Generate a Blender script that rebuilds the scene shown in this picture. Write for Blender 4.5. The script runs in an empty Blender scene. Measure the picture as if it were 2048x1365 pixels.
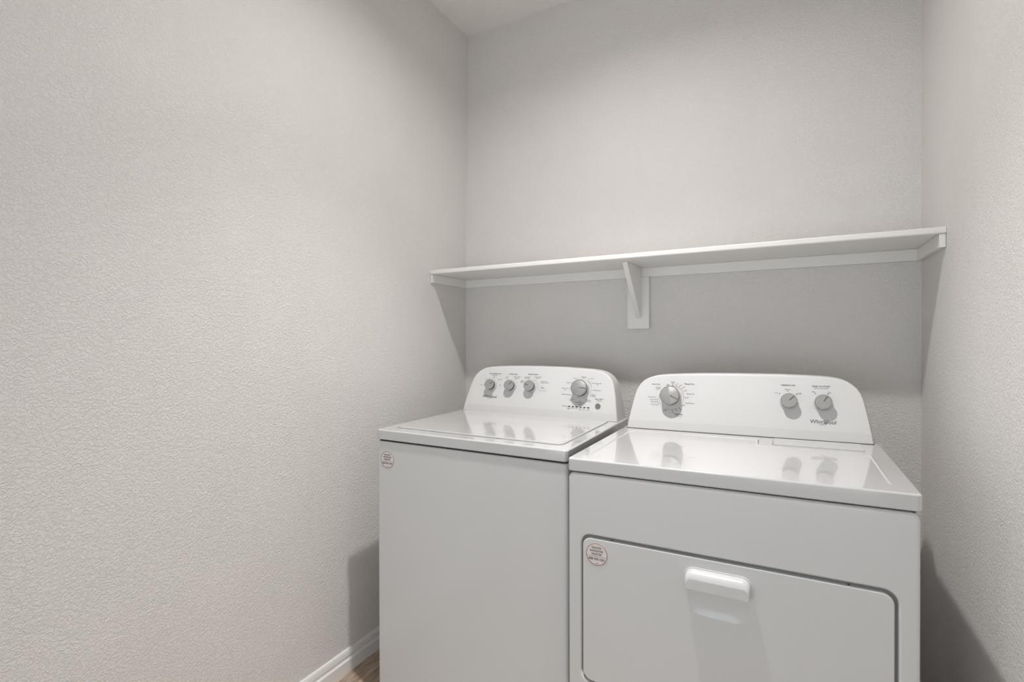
import bpy, bmesh, math, random
from mathutils import Matrix, Vector

# ------------------------------------------------------------------ camera
scene = bpy.context.scene
col = scene.collection
cam_data = bpy.data.cameras.new("camera")
cam_data.sensor_fit = 'HORIZONTAL'
cam_data.sensor_width = 36.0
cam_data.lens = 997.99 * 36.0 / 2048.0
cam_data.clip_start = 0.02
cam = bpy.data.objects.new("camera", cam_data)
col.objects.link(cam)
_F = Vector((-0.48115336, 0.87662036, -0.00530927))
_R = Vector((0.87663636, 0.48114706, -0.00249055))
_U = Vector((-0.00037127, 0.00585263, 0.99998280))
cam.matrix_world = Matrix(((_R.x, _U.x, -_F.x, 1.4252),
                           (_R.y, _U.y, -_F.y, -2.1087),
                           (_R.z, _U.z, -_F.z, 1.2291),
                           (0, 0, 0, 1)))
scene.camera = cam

# ------------------------------------------------------------------ daylight, exposure
world = bpy.data.worlds.new("daylight")
scene.world = world
world.use_nodes = True
bg = world.node_tree.nodes["Background"]
bg.inputs[0].default_value = (0.82, 0.92, 1.0, 1)
bg.inputs[1].default_value = 2.35
scene.view_settings.view_transform = 'Standard'
scene.view_settings.look = 'None'
scene.view_settings.gamma = 1.0
scene.view_settings.use_curve_mapping = False
scene.view_settings.exposure = 0.0

LIGHT_POS = (0.915, -1.02)
LIGHT_STRENGTH = 530.0
RECESS = 0.026
ADDED_BEAM_POWER = 185.0
LIGHT_COLOR = (1.0, 0.982, 0.985)

# ------------------------------------------------------------------ materials
def principled(name, color, rough=0.5, metal=0.0, coat=0.0, coat_rough=0.05, spec=0.5):
    m = bpy.data.materials.new(name)
    m.use_nodes = True
    b = m.node_tree.nodes["Principled BSDF"]
    b.inputs["Base Color"].default_value = (*color, 1)
    b.inputs["Roughness"].default_value = rough
    b.inputs["Metallic"].default_value = metal
    b.inputs["Coat Weight"].default_value = coat
    b.inputs["Coat Roughness"].default_value = coat_rough
    b.inputs["Specular IOR Level"].default_value = spec
    return m

def nd(m, kind, **kw):
    n = m.node_tree.nodes.new(kind)
    for k, v in kw.items():
        setattr(n, k, v)
    return n

def textured_paint(name, color, rough, scale, strength, dist):
    m = principled(name, color, rough, spec=0.4)
    t = m.node_tree
    b = t.nodes["Principled BSDF"]
    tc = nd(m, "ShaderNodeTexCoord")
    n1 = nd(m, "ShaderNodeTexNoise")
    n1.inputs["Scale"].default_value = scale
    n1.inputs["Detail"].default_value = 2.5
    n1.inputs["Roughness"].default_value = 0.5
    n1.inputs["Distortion"].default_value = 0.9
    t.links.new(tc.outputs["Object"], n1.inputs["Vector"])
    cr = nd(m, "ShaderNodeValToRGB")
    cr.color_ramp.interpolation = 'EASE'
    cr.color_ramp.elements[0].position = 0.38
    cr.color_ramp.elements[1].position = 0.62
    t.links.new(n1.outputs["Fac"], cr.inputs["Fac"])
    n2 = nd(m, "ShaderNodeTexNoise")
    n2.inputs["Scale"].default_value = scale * 2.7
    n2.inputs["Detail"].default_value = 2.0
    t.links.new(tc.outputs["Object"], n2.inputs["Vector"])
    mx = nd(m, "ShaderNodeMath", operation='MULTIPLY_ADD')
    mx.inputs[1].default_value = 0.35
    t.links.new(n2.outputs["Fac"], mx.inputs[0])
    t.links.new(cr.outputs["Color"], mx.inputs[2])
    bp = nd(m, "ShaderNodeBump")
    bp.inputs["Strength"].default_value = strength
    bp.inputs["Distance"].default_value = dist
    n4 = nd(m, "ShaderNodeTexNoise")               # the spray lies thicker in some places than in others
    n4.inputs["Scale"].default_value = scale * 0.4
    n4.inputs["Detail"].default_value = 1.0
    t.links.new(tc.outputs["Object"], n4.inputs["Vector"])
    pm = nd(m, "ShaderNodeMapRange")
    pm.inputs["From Min"].default_value = 0.36
    pm.inputs["From Max"].default_value = 0.62
    pm.inputs["To Min"].default_value = 0.78
    pm.inputs["To Max"].default_value = 1.02
    t.links.new(n4.outputs["Fac"], pm.inputs["Value"])
    ph = nd(m, "ShaderNodeMath", operation='MULTIPLY')
    t.links.new(mx.outputs[0], ph.inputs[0])
    t.links.new(pm.outputs[0], ph.inputs[1])
    t.links.new(ph.outputs[0], bp.inputs["Height"])
    t.links.new(bp.outputs["Normal"], b.inputs["Normal"])
    # very faint roller variation of the paint itself
    n3 = nd(m, "ShaderNodeTexNoise")
    n3.inputs["Scale"].default_value = 6.0
    t.links.new(tc.outputs["Object"], n3.inputs["Vector"])
    mr = nd(m, "ShaderNodeMapRange")
    mr.inputs["To Min"].default_value = 0.97
    mr.inputs["To Max"].default_value = 1.03
    t.links.new(n3.outputs["Fac"], mr.inputs["Value"])
    mc = nd(m, "ShaderNodeVectorMath", operation='SCALE')
    mc.inputs[0].default_value = color
    t.links.new(mr.outputs[0], mc.inputs["Scale"])
    t.links.new(mc.outputs[0], b.inputs["Base Color"])
    return m

def plank_material(name):
    m = principled(name, (0.3, 0.22, 0.16), 0.45)
    t = m.node_tree
    b = t.nodes["Principled BSDF"]
    tc = nd(m, "ShaderNodeTexCoord")
    oi = nd(m, "ShaderNodeObjectInfo")
    mp = nd(m, "ShaderNodeMapping")
    mp.inputs["Scale"].default_value = (120, 7.0, 20)
    add = nd(m, "ShaderNodeVectorMath", operation='ADD')
    t.links.new(tc.outputs["Object"], add.inputs[0])
    t.links.new(oi.outputs["Random"], add.inputs[1])
    t.links.new(add.outputs[0], mp.inputs["Vector"])
    n1 = nd(m, "ShaderNodeTexNoise")
    n1.inputs["Scale"].default_value = 1.6
    n1.inputs["Detail"].default_value = 6
    n1.inputs["Distortion"].default_value = 0.5
    t.links.new(mp.outputs[0], n1.inputs["Vector"])
    cr = nd(m, "ShaderNodeValToRGB")
    cr.color_ramp.elements[0].position = 0.33
    cr.color_ramp.elements[0].color = (0.22, 0.155, 0.108, 1)
    cr.color_ramp.elements[1].position = 0.66
    cr.color_ramp.elements[1].color = (0.60, 0.47, 0.36, 1)
    t.links.new(n1.outputs["Fac"], cr.inputs["Fac"])
    t.links.new(cr.outputs["Color"], b.inputs["Base Color"])
    bp = nd(m, "ShaderNodeBump")
    bp.inputs["Strength"].default_value = 0.2
    bp.inputs["Distance"].default_value = 0.0006
    t.links.new(n1.outputs["Fac"], bp.inputs["Height"])
    t.links.new(bp.outputs["Normal"], b.inputs["Normal"])
    return m

def emitter(name, color, strength):
    m = bpy.data.materials.new(name)
    m.use_nodes = True
    t = m.node_tree
    t.nodes.clear()
    e = t.nodes.new("ShaderNodeEmission")
    e.inputs[0].default_value = (*color, 1)
    e.inputs[1].default_value = strength
    o = t.nodes.new("ShaderNodeOutputMaterial")
    t.links.new(e.outputs[0], o.inputs[0])
    return m

M = {}
M['wall'] = textured_paint('wall_paint', (0.785, 0.757, 0.726), 0.55, 155, 0.55, 0.0022)
M['ceiling'] = textured_paint('ceiling_paint', (0.85, 0.82, 0.785), 0.7, 150, 0.5, 0.002)
M['trim'] = principled('white_trim_paint', (0.86, 0.84, 0.81), 0.35)
M['plank'] = plank_material('wood_plank')
M['subfloor'] = principled('dark_joint', (0.05, 0.04, 0.03), 0.8)
M['enamel'] = principled('white_enamel', (0.62, 0.615, 0.607), 0.22, coat=0.4, coat_rough=0.08)
M['gloss'] = principled('glossy_white_enamel', (0.56, 0.556, 0.548), 0.16, coat=1.0, coat_rough=0.02)
M['plastic'] = principled('white_plastic', (0.645, 0.638, 0.628), 0.42, coat=0.1, coat_rough=0.2)
M['skirt'] = principled('knob_skirt_plastic', (0.55, 0.54, 0.525), 0.35)
M['groove_black'] = principled('knob_groove_black', (0.02, 0.018, 0.017), 0.3)
M['groove'] = principled('lid_shadow_groove', (0.20, 0.20, 0.20), 0.6)
M['gap'] = principled('dark_gap', (0.03, 0.03, 0.03), 0.7)
M['grey'] = principled('grey_gap', (0.32, 0.32, 0.32), 0.5)
M['silver'] = principled('satin_silver', (0.33, 0.325, 0.315), 0.5, metal=0.25)
M['chrome'] = principled('knob_side_metal', (0.55, 0.54, 0.52), 0.22, metal=1.0)
M['print'] = principled('dark_grey_print', (0.06, 0.06, 0.065), 0.6)
M['print_light'] = principled('mid_grey_print', (0.16, 0.16, 0.165), 0.6)
M['pointer'] = principled('pointer_print', (0.07, 0.068, 0.062), 0.5)
M['button'] = principled('grey_button', (0.17, 0.17, 0.15), 0.4)
M['led'] = principled('led_window', (0.04, 0.04, 0.05), 0.3)
M['sticker'] = principled('sticker_film', (0.72, 0.66, 0.63), 0.4)
M['red'] = principled('red_print', (0.30, 0.055, 0.035), 0.5)
M['brown'] = principled('brown_print', (0.16, 0.07, 0.055), 0.5)
M['screw'] = principled('dark_screw', (0.06, 0.06, 0.06), 0.35, metal=0.7)
M['baffle'] = principled('white_baffle', (0.75, 0.74, 0.72), 0.6)
M['lens'] = emitter('lamp_lens', LIGHT_COLOR, LIGHT_STRENGTH)

# ------------------------------------------------------------------ mesh helpers
SHEAR = {}          # root name -> slope of an appliance that stands a little out of level

def link(name, me, mat, parent=None, smooth=True, angle=40):
    if mat is not None:
        me.materials.clear()
        me.materials.append(mat)
    if smooth:
        for p in me.polygons:
            p.use_smooth = True
        me.set_sharp_from_angle(angle=math.radians(angle))
    o = bpy.data.objects.new(name, me)
    col.objects.link(o)
    if parent is not None:
        o.parent = parent
    if smooth and name in WEIGHTED:         # keeps broad flat faces flat beside their rounded edges
        wn = o.modifiers.new('weighted_normals', 'WEIGHTED_NORMAL')
        wn.weight = 100
        wn.keep_sharp = True
    return o

WEIGHTED = {'cabinet', 'top_panel', 'lid', 'front_panel', 'door', 'lint_door', 'console', 'handle', 'handle_rim', 'board', 'cleat', 'bracket', 'gusset'}

def root_of(o):
    while o is not None and o.parent is not None:
        o = o.parent
    return o

def build(name, bm, mat, parent=None, smooth=True, angle=40):
    r = root_of(parent)
    k = SHEAR.get(r.name, 0.0) if r is not None else 0.0
    if k:
        for v in bm.verts:
            v.co.z *= 1 + k * v.co.x
    bmesh.ops.recalc_face_normals(bm, faces=bm.faces)
    me = bpy.data.meshes.new(name)
    bm.to_mesh(me)
    bm.free()
    return link(name, me, mat, parent, smooth, angle)

def box(x0, x1, y0, y1, z0, z1, bevel=0.0, seg=2, bm=None):
    own = bmesh.new()
    vs = [own.verts.new((x, y, z)) for x in (x0, x1) for y in (y0, y1) for z in (z0, z1)]
    for f in ((0, 1, 3, 2), (4, 6, 7, 5), (0, 4, 5, 1), (2, 3, 7, 6), (0, 2, 6, 4), (1, 5, 7, 3)):
        own.faces.new([vs[i] for i in f])
    bmesh.ops.recalc_face_normals(own, faces=own.faces)
    if bevel > 0:
        bmesh.ops.bevel(own, geom=list(own.edges), offset=bevel, segments=seg, profile=0.5, affect='EDGES')
    if bm is None:
        return own
    tmp = bpy.data.meshes.new('tmp')
    own.to_mesh(tmp)
    own.free()
    bm.from_mesh(tmp)
    bpy.data.meshes.remove(tmp)
    return bm

def rrect(x0, x1, z0, z1, rb, rt, n=8):
    """rounded rectangle, counter-clockwise from the lower left corner; rb / rt = bottom / top radius"""
    pts = []
    for cx, cz, r, a0 in ((x0 + rb, z0 + rb, rb, 180), (x1 - rb, z0 + rb, rb, 270),
                          (x1 - rt, z1 - rt, rt, 0), (x0 + rt, z1 - rt, rt, 90)):
        for i in range(n + 1):
            a = math.radians(a0 + 90 * i / n)
            pts.append((cx + r * math.cos(a), cz + r * math.sin(a)))
    return pts

def loft(rings, cap0=True, cap1=True, bm=None):
    bm = bm or bmesh.new()
    R = [[bm.verts.new(p) for p in ring] for ring in rings]
    n = len(R[0])
    for a, b in zip(R, R[1:]):
        for i in range(n):
            j = (i + 1) % n
            bm.faces.new((a[i], a[j], b[j], b[i]))
    if cap0:
        bm.faces.new(R[0])
    if cap1:
        bm.faces.new(R[-1])
    return bm

def ringxz(pts, y):
    return [(x, y, z) for x, z in pts]

def ringxy(pts, z):
    return [(x, y, z) for x, y in pts]

def lathe(profile, mat4, seg=48, bm=None):
    bm = bm or bmesh.new()
    rings = []
    for r, h in profile:
        if r < 1e-6:
            rings.append([bm.verts.new(mat4 @ Vector((0, 0, h)))])
        else:
            rings.append([bm.verts.new(mat4 @ Vector((r * math.cos(2 * math.pi * i / seg), r * math.sin(2 * math.pi * i / seg), h))) for i in range(seg)])
    for a, b in zip(rings, rings[1:]):
        for i in range(seg):
            j = (i + 1) % seg
            if len(a) == 1 and len(b) == 1:
                continue
            if len(a) == 1:
                bm.faces.new((a[0], b[j], b[i]))
            elif len(b) == 1:
                bm.faces.new((a[i], a[j], b[0]))
            else:
                bm.faces.new((a[i], a[j], b[j], b[i]))
    return bm

def ribbon(points, width, mat4, closed=False, lift=0.0004):
    """flat printed line along 2-D points; width may be a list"""
    bm = bmesh.new()
    n = len(points)
    L, Rr = [], []
    for i, (x, y) in enumerate(points):
        a = points[(i - 1) % n] if (closed or i > 0) else points[i]
        b = points[(i + 1) % n] if (closed or i < n - 1) else points[i]
        dx, dy = b[0] - a[0], b[1] - a[1]
        l = math.hypot(dx, dy) or 1
        w = (width[i] if isinstance(width, list) else width) / 2
        nx, ny = -dy / l * w, dx / l * w
        L.append(bm.verts.new(mat4 @ Vector((x + nx, y + ny, lift))))
        Rr.append(bm.verts.new(mat4 @ Vector((x - nx, y - ny, lift))))
    for i in range(n if closed else n - 1):
        j = (i + 1) % n
        bm.faces.new((L[i], Rr[i], Rr[j], L[j]))
    return bm

def lettering(text, width, mat4, mat, parent, bold=0, name='lettering', lift=0.0005, height=None):
    cu = bpy.data.curves.new(name, 'FONT')
    cu.body = text
    cu.size = 1.0
    cu.align_x = 'CENTER'
    cu.align_y = 'CENTER'
    cu.resolution_u = 3
    cu.offset = 0.012 if bold else 0.003
    ob = bpy.data.objects.new(name, cu)
    col.objects.link(ob)
    dg = bpy.context.evaluated_depsgraph_get()
    me = bpy.data.meshes.new_from_object(ob.evaluated_get(dg))
    bpy.data.objects.remove(ob)
    bpy.data.curves.remove(cu)
    bm = bmesh.new()
    bm.from_mesh(me)
    bpy.data.meshes.remove(me)
    xs = [v.co.x for v in bm.verts]
    ys = [v.co.y for v in bm.verts]
    s = width / (max(xs) - min(xs))
    sy = s if height is None else height / (max(ys) - min(ys))
    cx = (max(xs) + min(xs)) / 2
    cy = (max(ys) + min(ys)) / 2
    for v in bm.verts:
        v.co = mat4 @ Vector(((v.co.x - cx) * s, (v.co.y - cy) * sy, lift))
    return build(name, bm, mat, parent, smooth=False)

def thing(name, label, cat, loc, rz=0.0):
    o = bpy.data.objects.new(name, None)
    o.empty_display_size = 0.1
    col.objects.link(o)
    o.location = loc
    o.rotation_euler = (0, 0, rz)
    o['label'] = label
    o['category'] = cat
    return o

def struct(o, label, cat):
    o['kind'] = 'structure'
    o['label'] = label
    o['category'] = cat
    return o
# ------------------------------------------------------------------ printed panel texts: (text, across, up the face, width, bold)
D_TEXT = [('Auto Dry', 0.1026, 0.1602, 0.028, 1), ('Wrinkle', 0.1108, 0.1496, 0.0175, 0), ('Shield', 0.1112, 0.1443, 0.014, 0), ('OFF', 0.144, 0.1589, 0.0095, 1), ('Heavy', 0.1605, 0.1696, 0.0145, 0), ('Dry', 0.1609, 0.1646, 0.009, 0), ('70', 0.1753, 0.1638, 0.0045, 0), ('60', 0.1876, 0.1588, 0.0055, 0), ('50', 0.1978, 0.1521, 0.0055, 0), ('40', 0.2055, 0.1413, 0.0055, 0), ('Damp Dry', 0.2207, 0.1286, 0.0265, 0), ('20', 0.2123, 0.1163, 0.0055, 0), ('Cool Down', 0.2198, 0.0973, 0.029, 0), ('OFF', 0.1989, 0.0887, 0.0095, 1), ('30', 0.1907, 0.0738, 0.005, 0), ('20', 0.1786, 0.0678, 0.005, 0), ('10', 0.1669, 0.064, 0.005, 0), ('OFF', 0.1419, 0.0695, 0.0095, 1), ('Fluff Air', 0.1871, 0.0577, 0.026, 1), ('No Heat', 0.1878, 0.051, 0.0155, 0), ('Cool Down', 0.0933, 0.1144, 0.029, 0), ('Less Dry', 0.0972, 0.105, 0.0225, 0), ('Normal', 0.1006, 0.0977, 0.0195, 0), ('Very Dry', 0.1025, 0.0872, 0.0245, 0), ('Timed Dry', 0.215, 0.163, 0.0335, 1), ('TEMPERATURE', 0.5094, 0.1671, 0.04, 1), ('Medium', 0.5094, 0.1541, 0.015, 0), ('Low', 0.4782, 0.1427, 0.0095, 0), ('High', 0.5415, 0.1419, 0.0105, 0), ('PUSH TO START', 0.5986, 0.1657, 0.0465, 1), ('End of Cycle Signal', 0.5985, 0.1594, 0.036, 0), ('Off', 0.5772, 0.1482, 0.008, 0), ('On', 0.6195, 0.1477, 0.008, 0)]
D_MARKS = [(0.1601, 0.1596), (0.1717, 0.159), (0.1829, 0.1552), (0.1921, 0.1479), (0.1997, 0.1383), (0.2048, 0.1158), (0.1866, 0.0792), (0.1767, 0.073), (0.1653, 0.0696), (0.1113, 0.1053), (0.1133, 0.0981), (0.1172, 0.0906), (0.5094, 0.149), (0.4865, 0.1398), (0.5333, 0.1394), (0.5821, 0.144), (0.6152, 0.1432)]
W_TEXT = [('WASH TEMPERATURE', 0.1389, 0.1675, 0.058, 1), ('Cold Rinse', 0.1382, 0.161, 0.028, 0), ('Cool', 0.1376, 0.1543, 0.011, 0), ('Warm', 0.1696, 0.1429, 0.0165, 0), ('Hot', 0.1749, 0.1178, 0.011, 0), ('Tap Cold', 0.0836, 0.1158, 0.0195, 0), ('Cold', 0.0987, 0.1417, 0.01, 0), ('WATER LEVEL', 0.2282, 0.1681, 0.041, 1), ('Auto', 0.2014, 0.1554, 0.0125, 0), ('Sensing', 0.1997, 0.1493, 0.0145, 0), ('Deep Water', 0.2497, 0.1567, 0.033, 0), ('Wash', 0.2497, 0.1509, 0.015, 0), ('RINSE OPTION', 0.3209, 0.1706, 0.046, 1), ('Auto with', 0.2972, 0.1592, 0.026, 0), ('Extra Rinse', 0.2967, 0.1537, 0.027, 0), ('Deep Water', 0.3457, 0.1601, 0.033, 0), ('Rinse', 0.3447, 0.1551, 0.015, 0), ('Extra Rinse', 0.3755, 0.1428, 0.027, 0), ('with Fabric Soft', 0.3755, 0.137, 0.038, 0), ('Fabric', 0.3697, 0.1181, 0.0135, 0), ('Softener', 0.3738, 0.1139, 0.018, 0), ('Single', 0.2762, 0.141, 0.014, 0), ('Rinse', 0.2753, 0.1356, 0.014, 0), ('Normal', 0.5415, 0.1681, 0.0185, 1), ('Heavy', 0.5076, 0.1611, 0.014, 0), ('Colors', 0.5762, 0.1638, 0.016, 0), ('Whites', 0.4809, 0.1427, 0.0175, 0), ('Whites with', 0.4678, 0.1192, 0.029, 0), ('Oxi', 0.4685, 0.1141, 0.008, 0), ('Bulky Items', 0.4744, 0.0938, 0.032, 0), ('Soak', 0.5007, 0.0764, 0.0125, 0), ('& Spin', 0.5002, 0.0704, 0.014, 0), ('Clean Washer', 0.5348, 0.0652, 0.034, 1), ('affresh', 0.5399, 0.0575, 0.016, 1), ('Drain', 0.5727, 0.0766, 0.0135, 0), ('& Spin', 0.5733, 0.0711, 0.016, 0), ('Quick', 0.5896, 0.0984, 0.016, 0), ('Wash', 0.5902, 0.0932, 0.015, 0), ('Delicates', 0.6027, 0.1171, 0.025, 0), ('Colors with', 0.6002, 0.1448, 0.031, 0), ('Oxi', 0.6009, 0.1392, 0.008, 0), ('Start / Pause', 0.6128, 0.0836, 0.032, 1), ('to Unlock Lid', 0.6121, 0.0794, 0.021, 0), ('hold 3 seconds', 0.6125, 0.0758, 0.021, 0), ('to cancel', 0.613, 0.071, 0.012, 0), ('Progress', 0.4769, 0.0475, 0.021, 0), ('Sensing', 0.495, 0.0403, 0.0145, 0), ('Fill', 0.495, 0.0362, 0.006, 0), ('Wash', 0.5107, 0.041, 0.0115, 0), ('Rinse', 0.5264, 0.0412, 0.0115, 0), ('Final', 0.5419, 0.0411, 0.008, 0), ('Spin', 0.5407, 0.0364, 0.008, 0), ('Cycle', 0.5562, 0.0412, 0.009, 0), ('Complete', 0.5574, 0.0364, 0.014, 0), ('Lid', 0.5745, 0.0413, 0.006, 0), ('Locked', 0.5744, 0.0365, 0.0115, 0)]
W_MARKS = [(0.1367, 0.1487), (0.1593, 0.1399), (0.2404, 0.1463), (0.5407, 0.1626), (0.563, 0.1594), (0.4957, 0.1427), (0.4883, 0.1196), (0.4941, 0.0937), (0.5116, 0.0767), (0.5359, 0.0703), (0.5606, 0.0768), (0.5789, 0.0937), (0.5857, 0.1168), (0.5797, 0.1441)]

# ------------------------------------------------------------------ the room
W = 1.8209          # room width
H = 2.749           # ceiling height
YF = -2.06          # inner face of the front wall (with the doorway the photo is taken from)
TH = 0.11

def lean(z):        # the left wall bows in a little towards the ceiling
    return 0.0196 * max(0.0, (z - 0.9) / (H - 0.9)) ** 2

bm = bmesh.new()
zs = [0.0] + [0.9 + (H - 0.9) * i / 8 for i in range(9)]
prev = None
for z in zs + [H + 0.1]:
    x = lean(min(z, H))
    cur = [bm.verts.new((x, TH, z)), bm.verts.new((x, YF - TH, z)), bm.verts.new((-TH, YF - TH, z)), bm.verts.new((-TH, TH, z))]
    if prev:
        for i in range(4):
            bm.faces.new((prev[i], prev[(i + 1) % 4], cur[(i + 1) % 4], cur[i]))
    else:
        bm.faces.new(cur)
    prev = cur
bm.faces.new(prev)
struct(build('wall_left', bm, M['wall']), 'greige textured wall on the left of the washer', 'wall')
struct(build('wall_back', box(0.0, W, 0.0, TH, 0, H), M['wall'], smooth=False), 'greige textured wall behind the washer and dryer carrying the shelf', 'wall')
struct(build('wall_right', box(W, W + TH, YF - TH, TH, 0, H + 0.1), M['wall'], smooth=False), 'greige textured wall on the right of the dryer', 'wall')
# ceiling with the round cut-out of the recessed lamp
LX, LY = LIGHT_POS
LR = 0.078
cx0, cx1, cy0, cy1 = 0.0, W, YF - TH, TH
angs = sorted([2 * math.pi * i / 64 for i in range(64)] + [math.atan2(y - LY, x - LX) % (2 * math.pi) for x in (cx0, cx1) for y in (cy0, cy1)])
outer = []
for a in angs:
    c, s_ = math.cos(a), math.sin(a)
    tt = []
    if abs(c) > 1e-9: tt.append(((cx1 if c > 0 else cx0) - LX) / c)
    if abs(s_) > 1e-9: tt.append(((cy1 if s_ > 0 else cy0) - LY) / s_)
    t_ = min(tt)
    outer.append((LX + c * t_, LY + s_ * t_))
inner = [(LX + LR * math.cos(a), LY + LR * math.sin(a)) for a in angs]
bm = loft([ringxy(inner, H + 0.1), ringxy(inner, H), ringxy(outer, H), ringxy(outer, H + 0.1)], cap0=False, cap1=False)
bm.verts.ensure_lookup_table()
n_ = len(angs)
for i in range(n_):
    j = (i + 1) % n_
    bm.faces.new((bm.verts[3 * n_ + i], bm.verts[3 * n_ + j], bm.verts[j], bm.verts[i]))
struct(build('ceiling', bm, M['ceiling'], smooth=False), 'pale flat ceiling above the shelf corner', 'ceiling')

# front wall with the doorway (behind the camera), opening widened to admit more fill light
DX0, DX1, DZ = 0.08, 1.76, 2.14
bm = box(0.0, DX0, YF - TH, YF, 0, H)
box(DX1, W, YF - TH, YF, 0, H, bm=bm)
box(DX0, DX1, YF - TH, YF, DZ, H, bm=bm)
struct(build('wall_front', bm, M['wall'], smooth=False), 'greige wall with the open doorway opposite the machines', 'wall')
for i, (a, b, c, d) in enumerate(((DX0 - 0.06, DX0, 0, DZ + 0.06), (DX1, W - 0.001, 0, DZ + 0.06), (DX0, DX1, DZ, DZ + 0.06))):
    struct(build('trim_%d' % (i + 1), box(a, b, YF, YF + 0.014, c, d, 0.003), M['trim']),
           ('white casing on the left of the doorway', 'white casing on the right of the doorway', 'white casing over the doorway')[i], 'trim')

# hall beyond the doorway; its window openings are added to let fill light in
HX0, HX1, HY = -0.9, 3.0, -4.2
WY0, WY1, WZ0, WZ1 = -4.1, -2.3, 0.05, 1.60
FX0, FX1 = -0.6, 2.8
def fill_opening_wall(x0, x1):
    b_ = box(x0, x1, HY, WY0, 0, H)
    box(x0, x1, WY1, YF - TH, 0, H, bm=b_)
    box(x0, x1, WY0, WY1, 0, WZ0, bm=b_)
    box(x0, x1, WY0, WY1, WZ1, H, bm=b_)
    return b_
struct(build('wall_hall_left', fill_opening_wall(HX0 - TH, HX0), M['wall'], smooth=False), 'left end wall of the hall with an added fill-light opening', 'wall')
struct(build('wall_hall_end', box(HX1, HX1 + TH, HY, YF - TH, 0, H), M['wall'], smooth=False), 'right end wall of the hall beyond the doorway', 'wall')
bm = box(HX0 - TH, FX0, HY - TH, HY, 0, H)
box(FX1, HX1 + TH, HY - TH, HY, 0, H, bm=bm)
box(FX0, FX1, HY - TH, HY, 0, WZ0, bm=bm)
box(FX0, FX1, HY - TH, HY, WZ1, H, bm=bm)
struct(build('wall_hall', bm, M['wall'], smooth=False), 'far wall of the hall with a wide added fill-light opening', 'wall')
struct(build('wall_hall_near', box(HX0, -TH, YF - TH, YF, 0, H), M['wall'], smooth=False), 'near wall of the hall left of the laundry room', 'wall')
struct(build('wall_hall_right', box(W + TH, HX1, YF - TH, YF, 0, H), M['wall'], smooth=False), 'near wall of the hall right of the laundry room', 'wall')
struct(build('ceiling_hall', box(HX0, HX1, HY, YF - TH, H, H + 0.1), M['ceiling'], smooth=False), 'flat ceiling of the hall beyond the doorway', 'ceiling')

# floor: planks laid towards the back wall
fl = build('floor', box(HX0, HX1, HY - TH, TH, -0.06, -0.004), M['subfloor'], smooth=False)
struct(fl, 'brown wood-look plank floor under the machines', 'floor')
random.seed(4)
PW, PL = 0.180, 1.22
plank_mesh = {}
def plank(x0, y0, x1, y1):
    w, l = round(x1 - x0, 4), round(y1 - y0, 4)
    if (w, l) not in plank_mesh:
        b = box(0, w, 0, l, -0.004, 0.0, 0.0008, 1)
        bmesh.ops.recalc_face_normals(b, faces=b.faces)
        me = bpy.data.meshes.new('plank')
        b.to_mesh(me)
        b.free()
        me.materials.append(M['plank'])
        plank_mesh[(w, l)] = me
    o = bpy.data.objects.new('plank', plank_mesh[(w, l)])
    col.objects.link(o)
    o.parent = fl
    o.location = (x0, y0, 0)
x = HX0
ri = 0
while x < HX1 - 0.01:
    x1 = min(x + PW, HX1)
    y = HY - (ri * 0.41) % PL
    while y < 0:
        ya, yb = max(y, HY), min(y + PL, 0.0)
        inside = (x > -PW and x1 < W + PW) or yb <= YF
        if yb - ya > 0.02 and inside:
            plank(x + 0.0004, ya + 0.0004, x1 - 0.0004, yb - 0.0004)
        y += PL
    x = x1
    ri += 1

# baseboards: moulded profile (distance from wall, height)
BP = [(0, 0), (0.0145, 0), (0.0145, 0.0435), (0.0135, 0.0455), (0.0085, 0.0475), (0.0075, 0.051), (0.0085, 0.056), (0.0105, 0.0595), (0.0105, 0.063), (0.0090, 0.0638), (0.0090, 0.0652), (0.0100, 0.0658), (0.0098, 0.0690), (0.0080, 0.0698), (0.0080, 0.0710), (0.0092, 0.0718), (0.0080, 0.0765), (0.0050, 0.0805), (0.0030, 0.0812), (0, 0.0812)]
def baseboard(name, a, b, nrm, label):
    r0 = [(a[0] + nrm[0] * d, a[1] + nrm[1] * d, z) for d, z in BP]
    r1 = [(b[0] + nrm[0] * d, b[1] + nrm[1] * d, z) for d, z in BP]
    struct(build(name, loft([r0, r1]), M['trim'], angle=25), label, 'baseboard')
baseboard('baseboard_left', (0, YF), (0, 0), (1, 0), 'white moulded baseboard along the left wall')
baseboard('baseboard_back', (0.0147, 0), (W - 0.0147, 0), (0, -1), 'white moulded baseboard behind the machines')
baseboard('baseboard_right', (W, YF + 0.015), (W, 0), (-1, 0), 'white moulded baseboard beside the dryer')

# ------------------------------------------------------------------ ceiling lamp
lamp = thing('recessed_downlight', 'round white recessed ceiling light in the middle of the ceiling', 'ceiling light', (LIGHT_POS[0], LIGHT_POS[1], H))
I4 = Matrix.Identity(4)
build('trim_ring', lathe([(0.0765, 0.004), (0.0765, -0.003), (0.081, -0.006), (0.096, -0.004), (0.100, -0.0003), (0.0770, -0.0003), (0.0765, 0.004)], I4), M['trim'], lamp)
build('housing', lathe([(0.0765, 0.003), (0.074, RECESS + 0.006), (0.0, RECESS + 0.006), (0.0, RECESS + 0.010), (0.0775, RECESS + 0.010), (0.0775, 0.003)], I4), M['baffle'], lamp)
build('lens', lathe([(0.0, RECESS), (0.046, RECESS), (0.046, RECESS + 0.005), (0.0, RECESS + 0.005)], I4), M['lens'], lamp, smooth=False)

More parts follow.
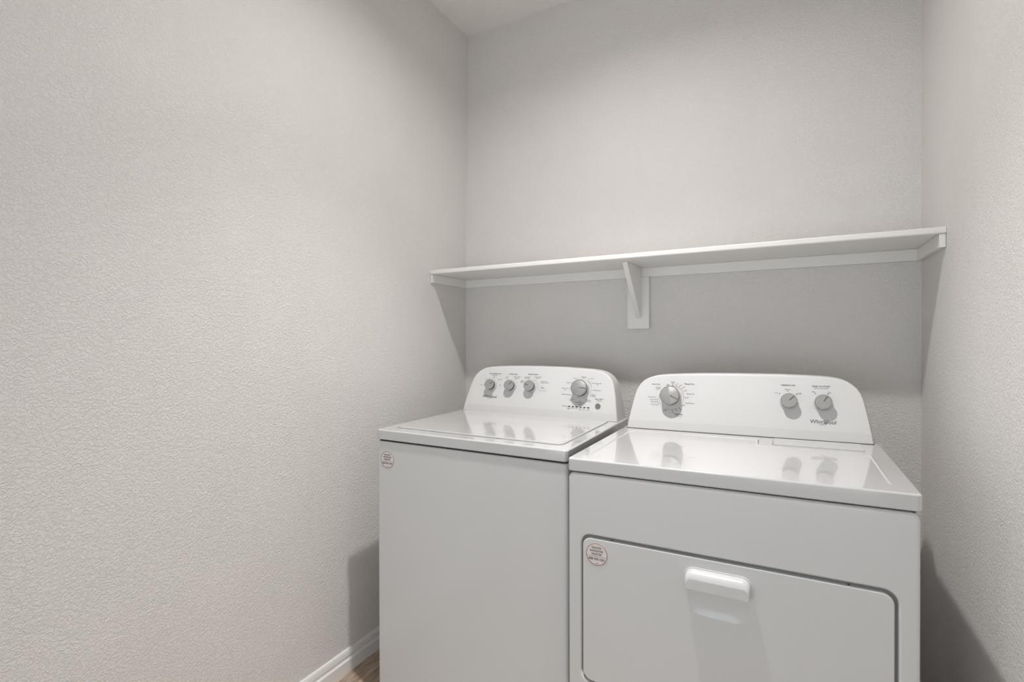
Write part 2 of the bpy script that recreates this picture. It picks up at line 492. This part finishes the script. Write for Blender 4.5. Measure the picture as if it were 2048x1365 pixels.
# spot added inside the can to brighten the lower walls and floor
beam = bpy.data.lights.new('added_beam', 'SPOT')
beam.energy = ADDED_BEAM_POWER
beam.color = LIGHT_COLOR
beam.spot_size = math.radians(92)
beam.spot_blend = 1.0
beam.shadow_soft_size = 0.040
bo = bpy.data.objects.new('added_beam', beam)
col.objects.link(bo)
bo.parent = lamp
bo.location = (0, 0, RECESS - 0.003)

# ------------------------------------------------------------------ shelf
SZ1, SZ0, SD = 1.5416, 1.5222, 0.2927
sh = thing('wall_shelf', 'long white wooden shelf on cleats above the washer and dryer', 'shelf', (0.0, 0.0, 0.0))
e = 0.0008
bm = box(e + lean(SZ1), W - e, -SD, -e, SZ0, SZ1)
fe = [ed for ed in bm.edges if all(abs(v.co.y + SD) < 1e-5 for v in ed.verts) and abs(ed.verts[0].co.z - ed.verts[1].co.z) < 1e-5]
bmesh.ops.bevel(bm, geom=fe, offset=0.005, segments=3, profile=0.5, affect='EDGES')
build('board', bm, M['trim'], sh)
CZ = 1.4835
ct = 0.0165
build('cleat', box(e + 0.002, W - e, -ct, -e, CZ, SZ0 - 0.0002, 0.001, 1), M['trim'], sh)
build('cleat', box(e + 0.002, 0.013, -SD + 0.004, -ct - 0.0003, CZ, SZ0 - 0.0002, 0.001, 1), M['trim'], sh)
build('cleat', box(W - 0.0155, W - e, -SD + 0.004, -ct - 0.0003, CZ, SZ0 - 0.0002, 0.001, 1), M['trim'], sh)
# middle bracket: back plate and wedge-shaped gusset
bp_ = build('bracket', box(0.8360, 0.9270, -0.0195, -e, 1.2674, CZ - 0.0002, 0.0016, 2), M['trim'], sh)
bm = bmesh.new()
gx0, gx1 = 0.8755, 0.8945
prof = [(-0.0197, SZ0 - 0.0004), (-0.222, SZ0 - 0.0004), (-0.222, SZ0 - 0.012), (-0.036, 1.322), (-0.029, 1.314), (-0.0197, 1.3125)]
bm = loft([[(gx0, y, z) for y, z in prof], [(gx1, y, z) for y, z in prof]])
bmesh.ops.bevel(bm, geom=list(bm.edges), offset=0.0012, segments=2, profile=0.5, affect='EDGES')
build('gusset', bm, M['trim'], bp_)

# ------------------------------------------------------------------ appliances
TILT = math.radians(20)
S20, C20 = math.sin(TILT), math.cos(TILT)

def face_matrix(s, t, ly, z0):
    """x along the machine, y up the sloping console face, z out of it"""
    return Matrix(((1, 0, 0, s), (0, S20, -C20, ly + t * S20), (0, C20, S20, z0 + t * C20), (0, 0, 0, 1)))

def front_matrix(x, z, y=0.0):
    return Matrix(((1, 0, 0, x), (0, 0, -1, y), (0, 1, 0, z), (0, 0, 0, 1)))

INSET = [(0.0, 0.0105), (0.030, 0.0145), (0.060, 0.0195), (0.090, 0.0245), (0.116, 0.0295), (0.135, 0.0345), (0.150, 0.0405),
         (0.162, 0.048), (0.172, 0.0575), (0.180, 0.068), (0.186, 0.080), (0.190, 0.092), (0.1935, 0.110), (0.196, 0.135), (0.199, 0.19), (0.2012, 0.255)]

def console(parent, width, ly, z0, back, hs, bend, inset0):
    """housing: sloping face with a rounded top outline, run straight back to a vertical rear"""
    half = width / 2
    left = [(ins + inset0 * (1 - t / 0.2012) - 0.0105 * 0, t * hs) for t, ins in INSET]
    out = [(x, t) for x, t in left] + [(half, 0.2020 * hs)] + [(width - x, t) for x, t in reversed(left)]
    cx, ct_ = half, 0.09
    def P(x, t, depth, shrink):
        # depth 0 = face, 1 = rear ; shrink pulls the outline in for the rounded edge
        dx, dt = cx - x, ct_ - t
        l = math.hypot(dx, dt)
        x2, t2 = x, t
        if shrink:
            sx = -1 if x > cx else 1
            up = min(1.0, t / (0.19 * hs))
            x2 = x + sx * shrink * (1.0 - 0.6 * up ** 6) if abs(dx) > 0.02 else x
            t2 = t - shrink * up ** 3
        yf = ly + t2 * S20
        if t2 < bend:
            yf += (bend - t2) * 0.11
        z = z0 + t2 * C20
        yb = ly + back
        return (x2, yf + (yb - yf) * depth, z)
    R = []
    R.append([P(x, t, 1.0, 0.0) for x, t in out])
    R.append([P(x, t, 0.10, 0.0) for x, t in out])
    R.append([P(x, t, 0.035, 0.0008) for x, t in out])
    R.append([P(x, t, 0.008, 0.0025) for x, t in out])
    R.append([P(x, t, 0.0, 0.0048) for x, t in out])
    bm = loft(R, cap0=True, cap1=False)
    bm.verts.ensure_lookup_table()
    n = len(out)
    f = list(bm.verts)[-n:]
    # face filled in two flat fields: lower strip (slightly steeper) and main panel
    kl = next(i for i, p in enumerate(out) if p[1] >= bend)
    for i in range(n // 2):
        j = n - 1 - i
        if i + 1 < j - 1:
            bm.faces.new((f[i], f[i + 1], f[j - 1], f[j]))
        else:
            bm.faces.new((f[i], f[i + 1], f[j]))
    bm.faces.new([bm.verts[q * n] for q in range(5)] + [bm.verts[q * n + n - 1] for q in reversed(range(5))])
    o = build('console', bm, M['plastic'], parent, angle=30)
    a_, b_ = 4 * n + 1, 4 * n + n - 2          # crease between the lower strip and the panel
    for ed in o.data.edges:
        if set(ed.vertices) in ({a_, b_}, {a_, a_ - n}, {b_, b_ - n}):
            ed.use_edge_sharp = True
    return o

def knob(parent, mat4, r, h, angle, pointer_mat, skirt):
    """dial: white skirt, dark undercut, metal side and satin cap with a pointer line"""
    k = build('knob', lathe([(0, 0.0002), (r * skirt, 0.0002), (r * skirt, 0.0010), (r * 1.02, 0.0016), (r * 1.0, h * 0.40), (r * 0.95, h * 0.44), (0, h * 0.44)], mat4), M['skirt'], parent)
    k['label'] = 'silver capped control dial'
    build('knob_groove', lathe([(0, h * 0.44), (r * 0.955, h * 0.44), (r * 0.985, h * 0.90), (0, h * 0.90)], mat4), M['groove_black'], k)
    build('knob_side', lathe([(0, h * 0.87), (r * 0.985, h * 0.87), (r * 1.0, h * 0.90), (r * 1.0, h * 0.97), (r * 0.975, h), (r * 0.93, h), (0, h * 0.985)], mat4), M['chrome'], k, angle=25)
    build('knob_cap', lathe([(r * 0.92, h * 0.97), (r * 0.92, h * 1.0), (r * 0.905, h * 1.012), (0, h * 1.012)], mat4), M['silver'], k)
    a = math.radians(angle)
    ca, sa = math.cos(a), math.sin(a)
    rot = mat4 @ Matrix(((ca, -sa, 0, 0), (sa, ca, 0, 0), (0, 0, 1, h * 1.012), (0, 0, 0, 1)))
    pb = box(r * 0.10, r * 0.90, -0.0011, 0.0011, -0.0002, 0.0006)
    bmesh.ops.transform(pb, matrix=rot, verts=pb.verts)
    build('pointer', pb, M[pointer_mat], k, smooth=False)
    return k

def logo(parent, s, t, ly, z0, width):
    m = face_matrix(s, t, ly, z0)
    lettering('Whirlpool', width, m, M['print'], parent, bold=0, name='logo_lettering')
    u = width / 705.0
    ang = math.radians(33)
    pts, wd = [], []
    for i in range(41):
        q = math.radians(-205 + 290 * i / 40)
        ex, ey = 142 * u * math.cos(q), 40 * u * math.sin(q)
        pts.append((ex * math.cos(ang) - ey * math.sin(ang) + 20 * u, ex * math.sin(ang) + ey * math.cos(ang) - 4 * u))
        wd.append(u * (4 + 7 * math.sin(math.pi * i / 40)))
    build('logo_swirl', ribbon(pts, wd, m, lift=0.0006), M['print'], parent, smooth=False)

def arc(cx, cy, r, a0, a1, n=40):
    return [(cx + r * math.cos(math.radians(a0 + (a1 - a0) * i / n)), cy + r * math.sin(math.radians(a0 + (a1 - a0) * i / n))) for i in range(n + 1)]

def marks(parent, pts, ly, z0):
    for s, t in pts:
        b = box(-0.0013, 0.0013, -0.0013, 0.0013, 0.0001, 0.0005)
        bmesh.ops.transform(b, matrix=face_matrix(s, t, ly, z0), verts=b.verts)
        build('dial_mark', b, M['print'], parent, smooth=False)

def sticker(parent, x, z, y, rim):
    m = front_matrix(x, z, y)
    st = build('sticker', lathe([(0, 0.0004), (0.0285, 0.0004), (0.0290, 0.0001), (0, 0.0001)], m, 48), M['sticker'], parent, smooth=False)
    st['label'] = 'small round registration sticker'
    build('sticker_rim', ribbon(arc(0, 0, 0.0276, 0, 360, 64)[:-1], 0.0014, m, closed=True, lift=0.0007), M[rim], st, smooth=False)
    for txt, dz, w, h in (('REGISTER', 0.0165, 0.026, 0.0052), ('ENREGISTRER', 0.0085, 0.036, 0.0052), ('REGISTRE', 0.0005, 0.026, 0.0052), ('888-900-3381', -0.0120, 0.043, 0.0062)):
        lettering(txt, w, front_matrix(x, z + dz, y), M['print'], st, bold=1, lift=0.0008, height=h)
    build('sticker_line', ribbon([(-0.0245, -0.0052), (0.0245, -0.0052)], 0.0007, m, lift=0.0007), M[rim], st, smooth=False)
    build('sticker_line', ribbon([(-0.004, -0.0235), (0.005, -0.0235)], 0.0012, m, lift=0.0007), M['red'], st, smooth=False)

def cap_slab(name, x0, x1, y0, y1, z0, z1, r, edge, parent, mat):
    """top panel: rounded corners in plan, soft upper edge, tucked lower edge"""
    def ring(i, z):
        return ringxy(rrect(x0 + i, x1 - i, y0 + i, y1 - i, r, r, 6), z)
    rings = [ring(0.004, z0), ring(0.001, z0 + 0.0015), ring(0.0, z0 + 0.004)]
    for q in range(5):
        a = math.pi / 2 * q / 4
        rings.append(ring(edge * (1 - math.cos(a)), z1 - edge + edge * math.sin(a)))
    return build(name, loft(rings), mat, parent, angle=50)

def cabinet(parent, x0, x1, y0, y1, z0, z1, r, edge):
    def ring(i, z):
        return ringxy(rrect(x0 + i, x1 - i, y0 + i, y1 - i, r, r, 6), z)
    rings = [ring(0.004, z0), ring(0, z0 + 0.004)]
    for q in range(5):
        a = math.pi / 2 * q / 4
        rings.append(ring(edge * (1 - math.cos(a)), z1 - edge + edge * math.sin(a)))
    return build('cabinet', loft(rings), M['enamel'], parent, angle=50)

def feet(parent, w, d):
    for fx in (0.05, w - 0.05):
        for fy in (0.06, d - 0.06):
            build('foot', lathe([(0, 0.001), (0.020, 0.001), (0.022, 0.006), (0.018, 0.012), (0.008, 0.014), (0.008, 0.032), (0, 0.032)], Matrix.Translation((fx, fy, 0)), 20), M['gap'], parent)

# ---------------- washer
WW, WD, WZ = 0.699, 0.668, 0.9199
wa = thing('washing_machine', 'white top-loading washing machine beside the left wall', 'washing machine', (0.1964, -0.8382, 0), math.radians(0.8928))
SHEAR[wa.name] = -math.tan(math.radians(0.162)) / WZ
WL = 0.5192
cabinet(wa, 0.001, WW - 0.001, 0.004, WD - 0.02, 0.028, 0.8805, 0.012, 0.0045)
build('seam', box(0.008, WW - 0.008, 0.012, WD - 0.03, 0.8795, 0.8875), M['gap'], wa, smooth=False)
feet(wa, WW, WD)
cap_slab('top_panel', 0.0, WW, 0.0, WD - 0.02, 0.8858, WZ, 0.012, 0.0045, wa, M['gloss'])
# lid
def lring(i, z):
    return ringxy(rrect(0.040 + i, 0.660 - i, 0.056 + i, 0.507, 0.022, 0.002, 6), z)
ld = build('lid', loft([lring(0, WZ - 0.001), lring(0, WZ + 0.0022), lring(0.0008, WZ + 0.0034), lring(0.0026, WZ + 0.0042)]), M['gloss'], wa, angle=50)
build('lid_gap_shade', loft([ringxy(rrect(0.0376, 0.6624, 0.0520, 0.507, 0.025, 0.002, 6), WZ - 0.001), ringxy(rrect(0.0376, 0.6624, 0.0520, 0.507, 0.025, 0.002, 6), WZ + 0.0003)]), M['groove'], wa, smooth=False)  # dark flat rim: shade of the lid gap put into its colour
gp = [(0.19, 0.0565), (0.215, 0.0515), (0.43, 0.0515), (0.455, 0.0565), (0.455, 0.0600), (0.19, 0.0600)]
build('lid_grip', loft([ringxy(gp, WZ + 0.0006), ringxy(gp, WZ + 0.0032)]), M['gloss'], ld, smooth=False)
wc = console(wa, WW, WL, WZ, 0.118, 1.02, 0.0300, -0.0025)
build('console_seam', box(0.0095, WW - 0.0095, WL + 0.0024, WL + 0.116, WZ - 0.0005, WZ + 0.0012), M['grey'], wc, smooth=False)
wc['label'] = 'white sloping control panel with dials'
for s, t, r, h, a, sk in ((0.1337, 0.1142, 0.0225, 0.026, 33, 1.17), (0.2273, 0.1153, 0.0225, 0.026, 50, 1.17), (0.3189, 0.1171, 0.0225, 0.026, 161, 1.17), (0.5370, 0.1165, 0.0325, 0.033, -2, 1.12)):
    knob(wa, face_matrix(s, t, WL, WZ), r, h, a, 'pointer', sk)
bt = build('start_button', lathe([(0, 0.0003), (0.0105, 0.0003), (0.0105, 0.003), (0.0095, 0.0042), (0, 0.0036)], face_matrix(0.6114, 0.0555, WL, WZ), 32), M['button'], wa)
build('button_ring', lathe([(0.0106, 0.0002), (0.0106, 0.002), (0.0122, 0.0014), (0.0124, 0.0002)], face_matrix(0.6114, 0.0555, WL, WZ), 32), M['plastic'], bt)
for i in range(6):
    b = box(-0.0048, 0.0048, -0.0019, 0.0019, 0.0001, 0.0006)
    bmesh.ops.transform(b, matrix=face_matrix(0.4954 + 0.01566 * i, 0.0469, WL, WZ), verts=b.verts)
    build('indicator_light', b, M['led'], wc, smooth=False)
for txt, s, t, w, bd in W_TEXT:
    lettering(txt, w, face_matrix(s, t, WL, WZ), M['print'] if bd else M['print_light'], wc, bd)
marks(wc, W_MARKS, WL, WZ)
m0 = face_matrix(0, 0, WL, WZ)
build('dial_line', ribbon(arc(0.5370, 0.1165, 0.0425, 15, 60, 16), 0.0010, m0), M['print'], wc, smooth=False)
build('dial_line', ribbon(arc(0.5370, 0.1165, 0.0415, -35, 5, 16), 0.0007, m0), M['print_light'], wc, smooth=False)
build('dial_line', ribbon(arc(0.3189, 0.1171, 0.0325, -10, 75, 20), 0.0008, m0), M['print_light'], wc, smooth=False)
build('dial_line', ribbon([(0.351, 0.111), (0.357, 0.1035), (0.391, 0.1035)], 0.0008, m0), M['print_light'], wc, smooth=False)
logo(wc, 0.1320, 0.0650, WL, WZ, 0.069)
sticker(wa, 0.047, 0.8195, 0.0038, 'brown')

# ---------------- dryer
DW, DD, DZT = 0.737, 0.668, 0.9134
dr = thing('clothes_dryer', 'white front-loading clothes dryer beside the right wall', 'dryer', (0.9199, -0.8833, 0), math.radians(-0.1349))
SHEAR[dr.name] = math.tan(math.radians(0.8771)) / DZT
DL = 0.5049
FZ = 0.8765
cabinet(dr, 0.003, DW - 0.003, 0.020, DD - 0.02, 0.028, FZ, 0.008, 0.004)
feet(dr, DW, DD)
build('seam', box(0.008, DW - 0.008, 0.010, DD - 0.03, FZ - 0.001, 0.8815), M['gap'], dr, smooth=False)
cap_slab('top_panel', -0.0005, DW + 0.001, -0.0005, DD - 0.02, 0.8790, DZT, 0.010, 0.0042, dr, M['gloss'])
# front panel with the recess the door closes into
N = 8
def orr(i): return rrect(0.0015 + i, DW - 0.0025 - i, 0.030 + i, FZ - i, 0.010, 0.016, N)
def hrr(i): return rrect(0.0370 + i, 0.7000 - i, 0.3350 + i, 0.7190 - i, 0.028 - i, 0.026 - i, N)
build('front_panel', loft([ringxz(orr(0), 0.0205), ringxz(orr(0), 0.006), ringxz(orr(0.0012), 0.003), ringxz(orr(0.0035), 0.001), ringxz(orr(0.007), 0.0002),
                           ringxz(hrr(-0.005), 0.0002), ringxz(hrr(-0.0025), 0.0010), ringxz(hrr(-0.0006), 0.0032), ringxz(hrr(0), 0.006), ringxz(hrr(0.0006), 0.0150)], cap0=True, cap1=False), M['enamel'], dr, angle=50)
build('door_recess', loft([ringxz(hrr(-0.001), 0.0152), ringxz(hrr(-0.001), 0.0195)]), M['grey'], dr, smooth=False)
# door with the finger pocket under the handle
def drr(i): return rrect(0.0410 + i, 0.6945 - i, 0.3410 + i, 0.7120 - i, 0.024, 0.022, N)
def prr(i, dz=0): return rrect(0.303 + i, 0.433 - i, 0.580 + i, 0.672 - i * 0.3, 0.030 - i * 0.4, 0.008, N)
rings = [ringxz(drr(0), 0.0150), ringxz(drr(0), 0.0035), ringxz(drr(0.0010), 0.0012), ringxz(drr(0.0030), 0.0), ringxz(prr(-0.002), 0.0), ringxz(prr(0.001), 0.0006),
         ringxz(prr(0.006), 0.0018), ringxz(prr(0.014), 0.0036), ringxz(prr(0.022), 0.0044)]
door = build('door', loft(rings), M['enamel'], dr, angle=50)
hx0, hx1, hz0, hz1 = 0.2975, 0.4385, 0.6455, 0.6865
def hood(i, j, rt): return rrect(hx0 + i, hx1 - i, hz0, hz1 - j, 0.0012, rt, N)
rings = []
for q in range(8):
    a = math.pi / 2 * q / 7
    rings.append(ringxz(hood(0.0055 * (1 - math.cos(a)), 0.019 * (1 - math.cos(a)), 0.020 - 0.008 * q / 7), -0.022 * math.sin(a)))
hd = build('handle', loft(rings), M['enamel'], door, angle=45)
hd['label'] = 'white hooded pull handle'
build('handle_rim', loft([ringxz(rrect(hx0 - 0.0028, hx1 + 0.0028, hz0 - 0.001, hz1 + 0.0028, 0.002, 0.022, N), 0.0006), ringxz(rrect(hx0 - 0.0028, hx1 + 0.0028, hz0 - 0.001, hz1 + 0.0028, 0.002, 0.022, N), -0.0012),
                          ringxz(rrect(hx0 - 0.0010, hx1 + 0.0010, hz0 - 0.001, hz1 + 0.0010, 0.002, 0.021, N), -0.0022)]), M['plastic'], door, angle=45)
for s in (0.1173, 0.6187):
    build('screw', lathe([(0, 0.0), (0.0028, 0.0), (0.0022, 0.0018), (0, 0.0020)], Matrix.Translation((s, 0.008, 0.7112)), 16), M['screw'], dr)
sticker(dr, 0.0796, 0.6724, -0.0001, 'red')
# pressed ridges and lint door in the top
def ridge(pts, w=0.0045, h=0.0018):
    bm = bmesh.new()
    n = len(pts)
    rr = []
    for i, (x, y) in enumerate(pts):
        a, b = pts[max(i - 1, 0)], pts[min(i + 1, n - 1)]
        dx, dy = b[0] - a[0], b[1] - a[1]
        l = math.hypot(dx, dy)
        nx, ny = -dy / l, dx / l
        hh = h if 0 < i < n - 1 else 0.0001
        rr.append([(x + nx * w * u, y + ny * w * u, DZT - 0.0004 + hh * v) for u, v in ((-1, 0), (-0.6, 0.6), (0, 1.0), (0.6, 0.6), (1, 0))])
    return build('top_ridge', loft(rr), M['gloss'], dr, angle=60)
ridge([(0.0405, 0.052), (0.0405, 0.060), (0.0400, 0.2), (0.0390, 0.40), (0.0395, 0.425), (0.048, 0.447), (0.064, 0.4575), (0.2, 0.4565), (0.424, 0.4545), (0.4300, 0.447), (0.4315, 0.372), (0.437, 0.363), (0.56, 0.3555), (0.670, 0.3505), (0.688, 0.345), (0.6965, 0.326), (0.6965, 0.2), (0.6965, 0.066), (0.6965, 0.058)])
ld = build('lint_door', loft([ringxy(rrect(0.4735, 0.6900, 0.3925, 0.4900, 0.003, 0.001, 4), DZT - 0.0005), ringxy(rrect(0.4735, 0.6900, 0.3925, 0.4900, 0.003, 0.001, 4), DZT + 0.0022), ringxy(rrect(0.4750, 0.6885, 0.3945, 0.4890, 0.003, 0.001, 4), DZT + 0.0030)]), M['gloss'], dr, angle=50)
build('lint_slot', box(0.4690, 0.4728, 0.3925, 0.4640, DZT - 0.0005, DZT + 0.0004), M['grey'], ld, smooth=False)
dc = console(dr, DW, DL, DZT, 0.118, 1.0, 0.0296, 0.002)
build('console_seam', box(0.0130, DW - 0.0130, DL + 0.0024, DL + 0.116, DZT - 0.0005, DZT + 0.0016), M['gap'], dc, smooth=False)
dc['label'] = 'white sloping control panel with dials'
for s, t, r, h, a, sk, pm in ((0.1580, 0.1146, 0.0325, 0.034, -27, 1.12, 'pointer'), (0.5123, 0.1128, 0.0225, 0.026, 45, 1.17, 'pointer'), (0.6021, 0.1121, 0.0225, 0.026, 58, 1.17, 'pointer')):
    knob(dr, face_matrix(s, t, DL, DZT), r, h, a, pm, sk)
for txt, s, t, w, bd in D_TEXT:
    lettering(txt, w, face_matrix(s, t, DL, DZT), M['print'] if bd else M['print_light'], dc, bd)
marks(dc, D_MARKS, DL, DZT)
m0 = face_matrix(0, 0, DL, DZT)
for a0, a1 in ((-35, 92), (165, 235), (252, 300)):
    build('dial_line', ribbon(arc(0.1580, 0.1146, 0.0415, a0, a1, 30), 0.0009, m0), M['print_light'], dc, smooth=False)
logo(dc, 0.6010, 0.0560, DL, DZT, 0.0665)
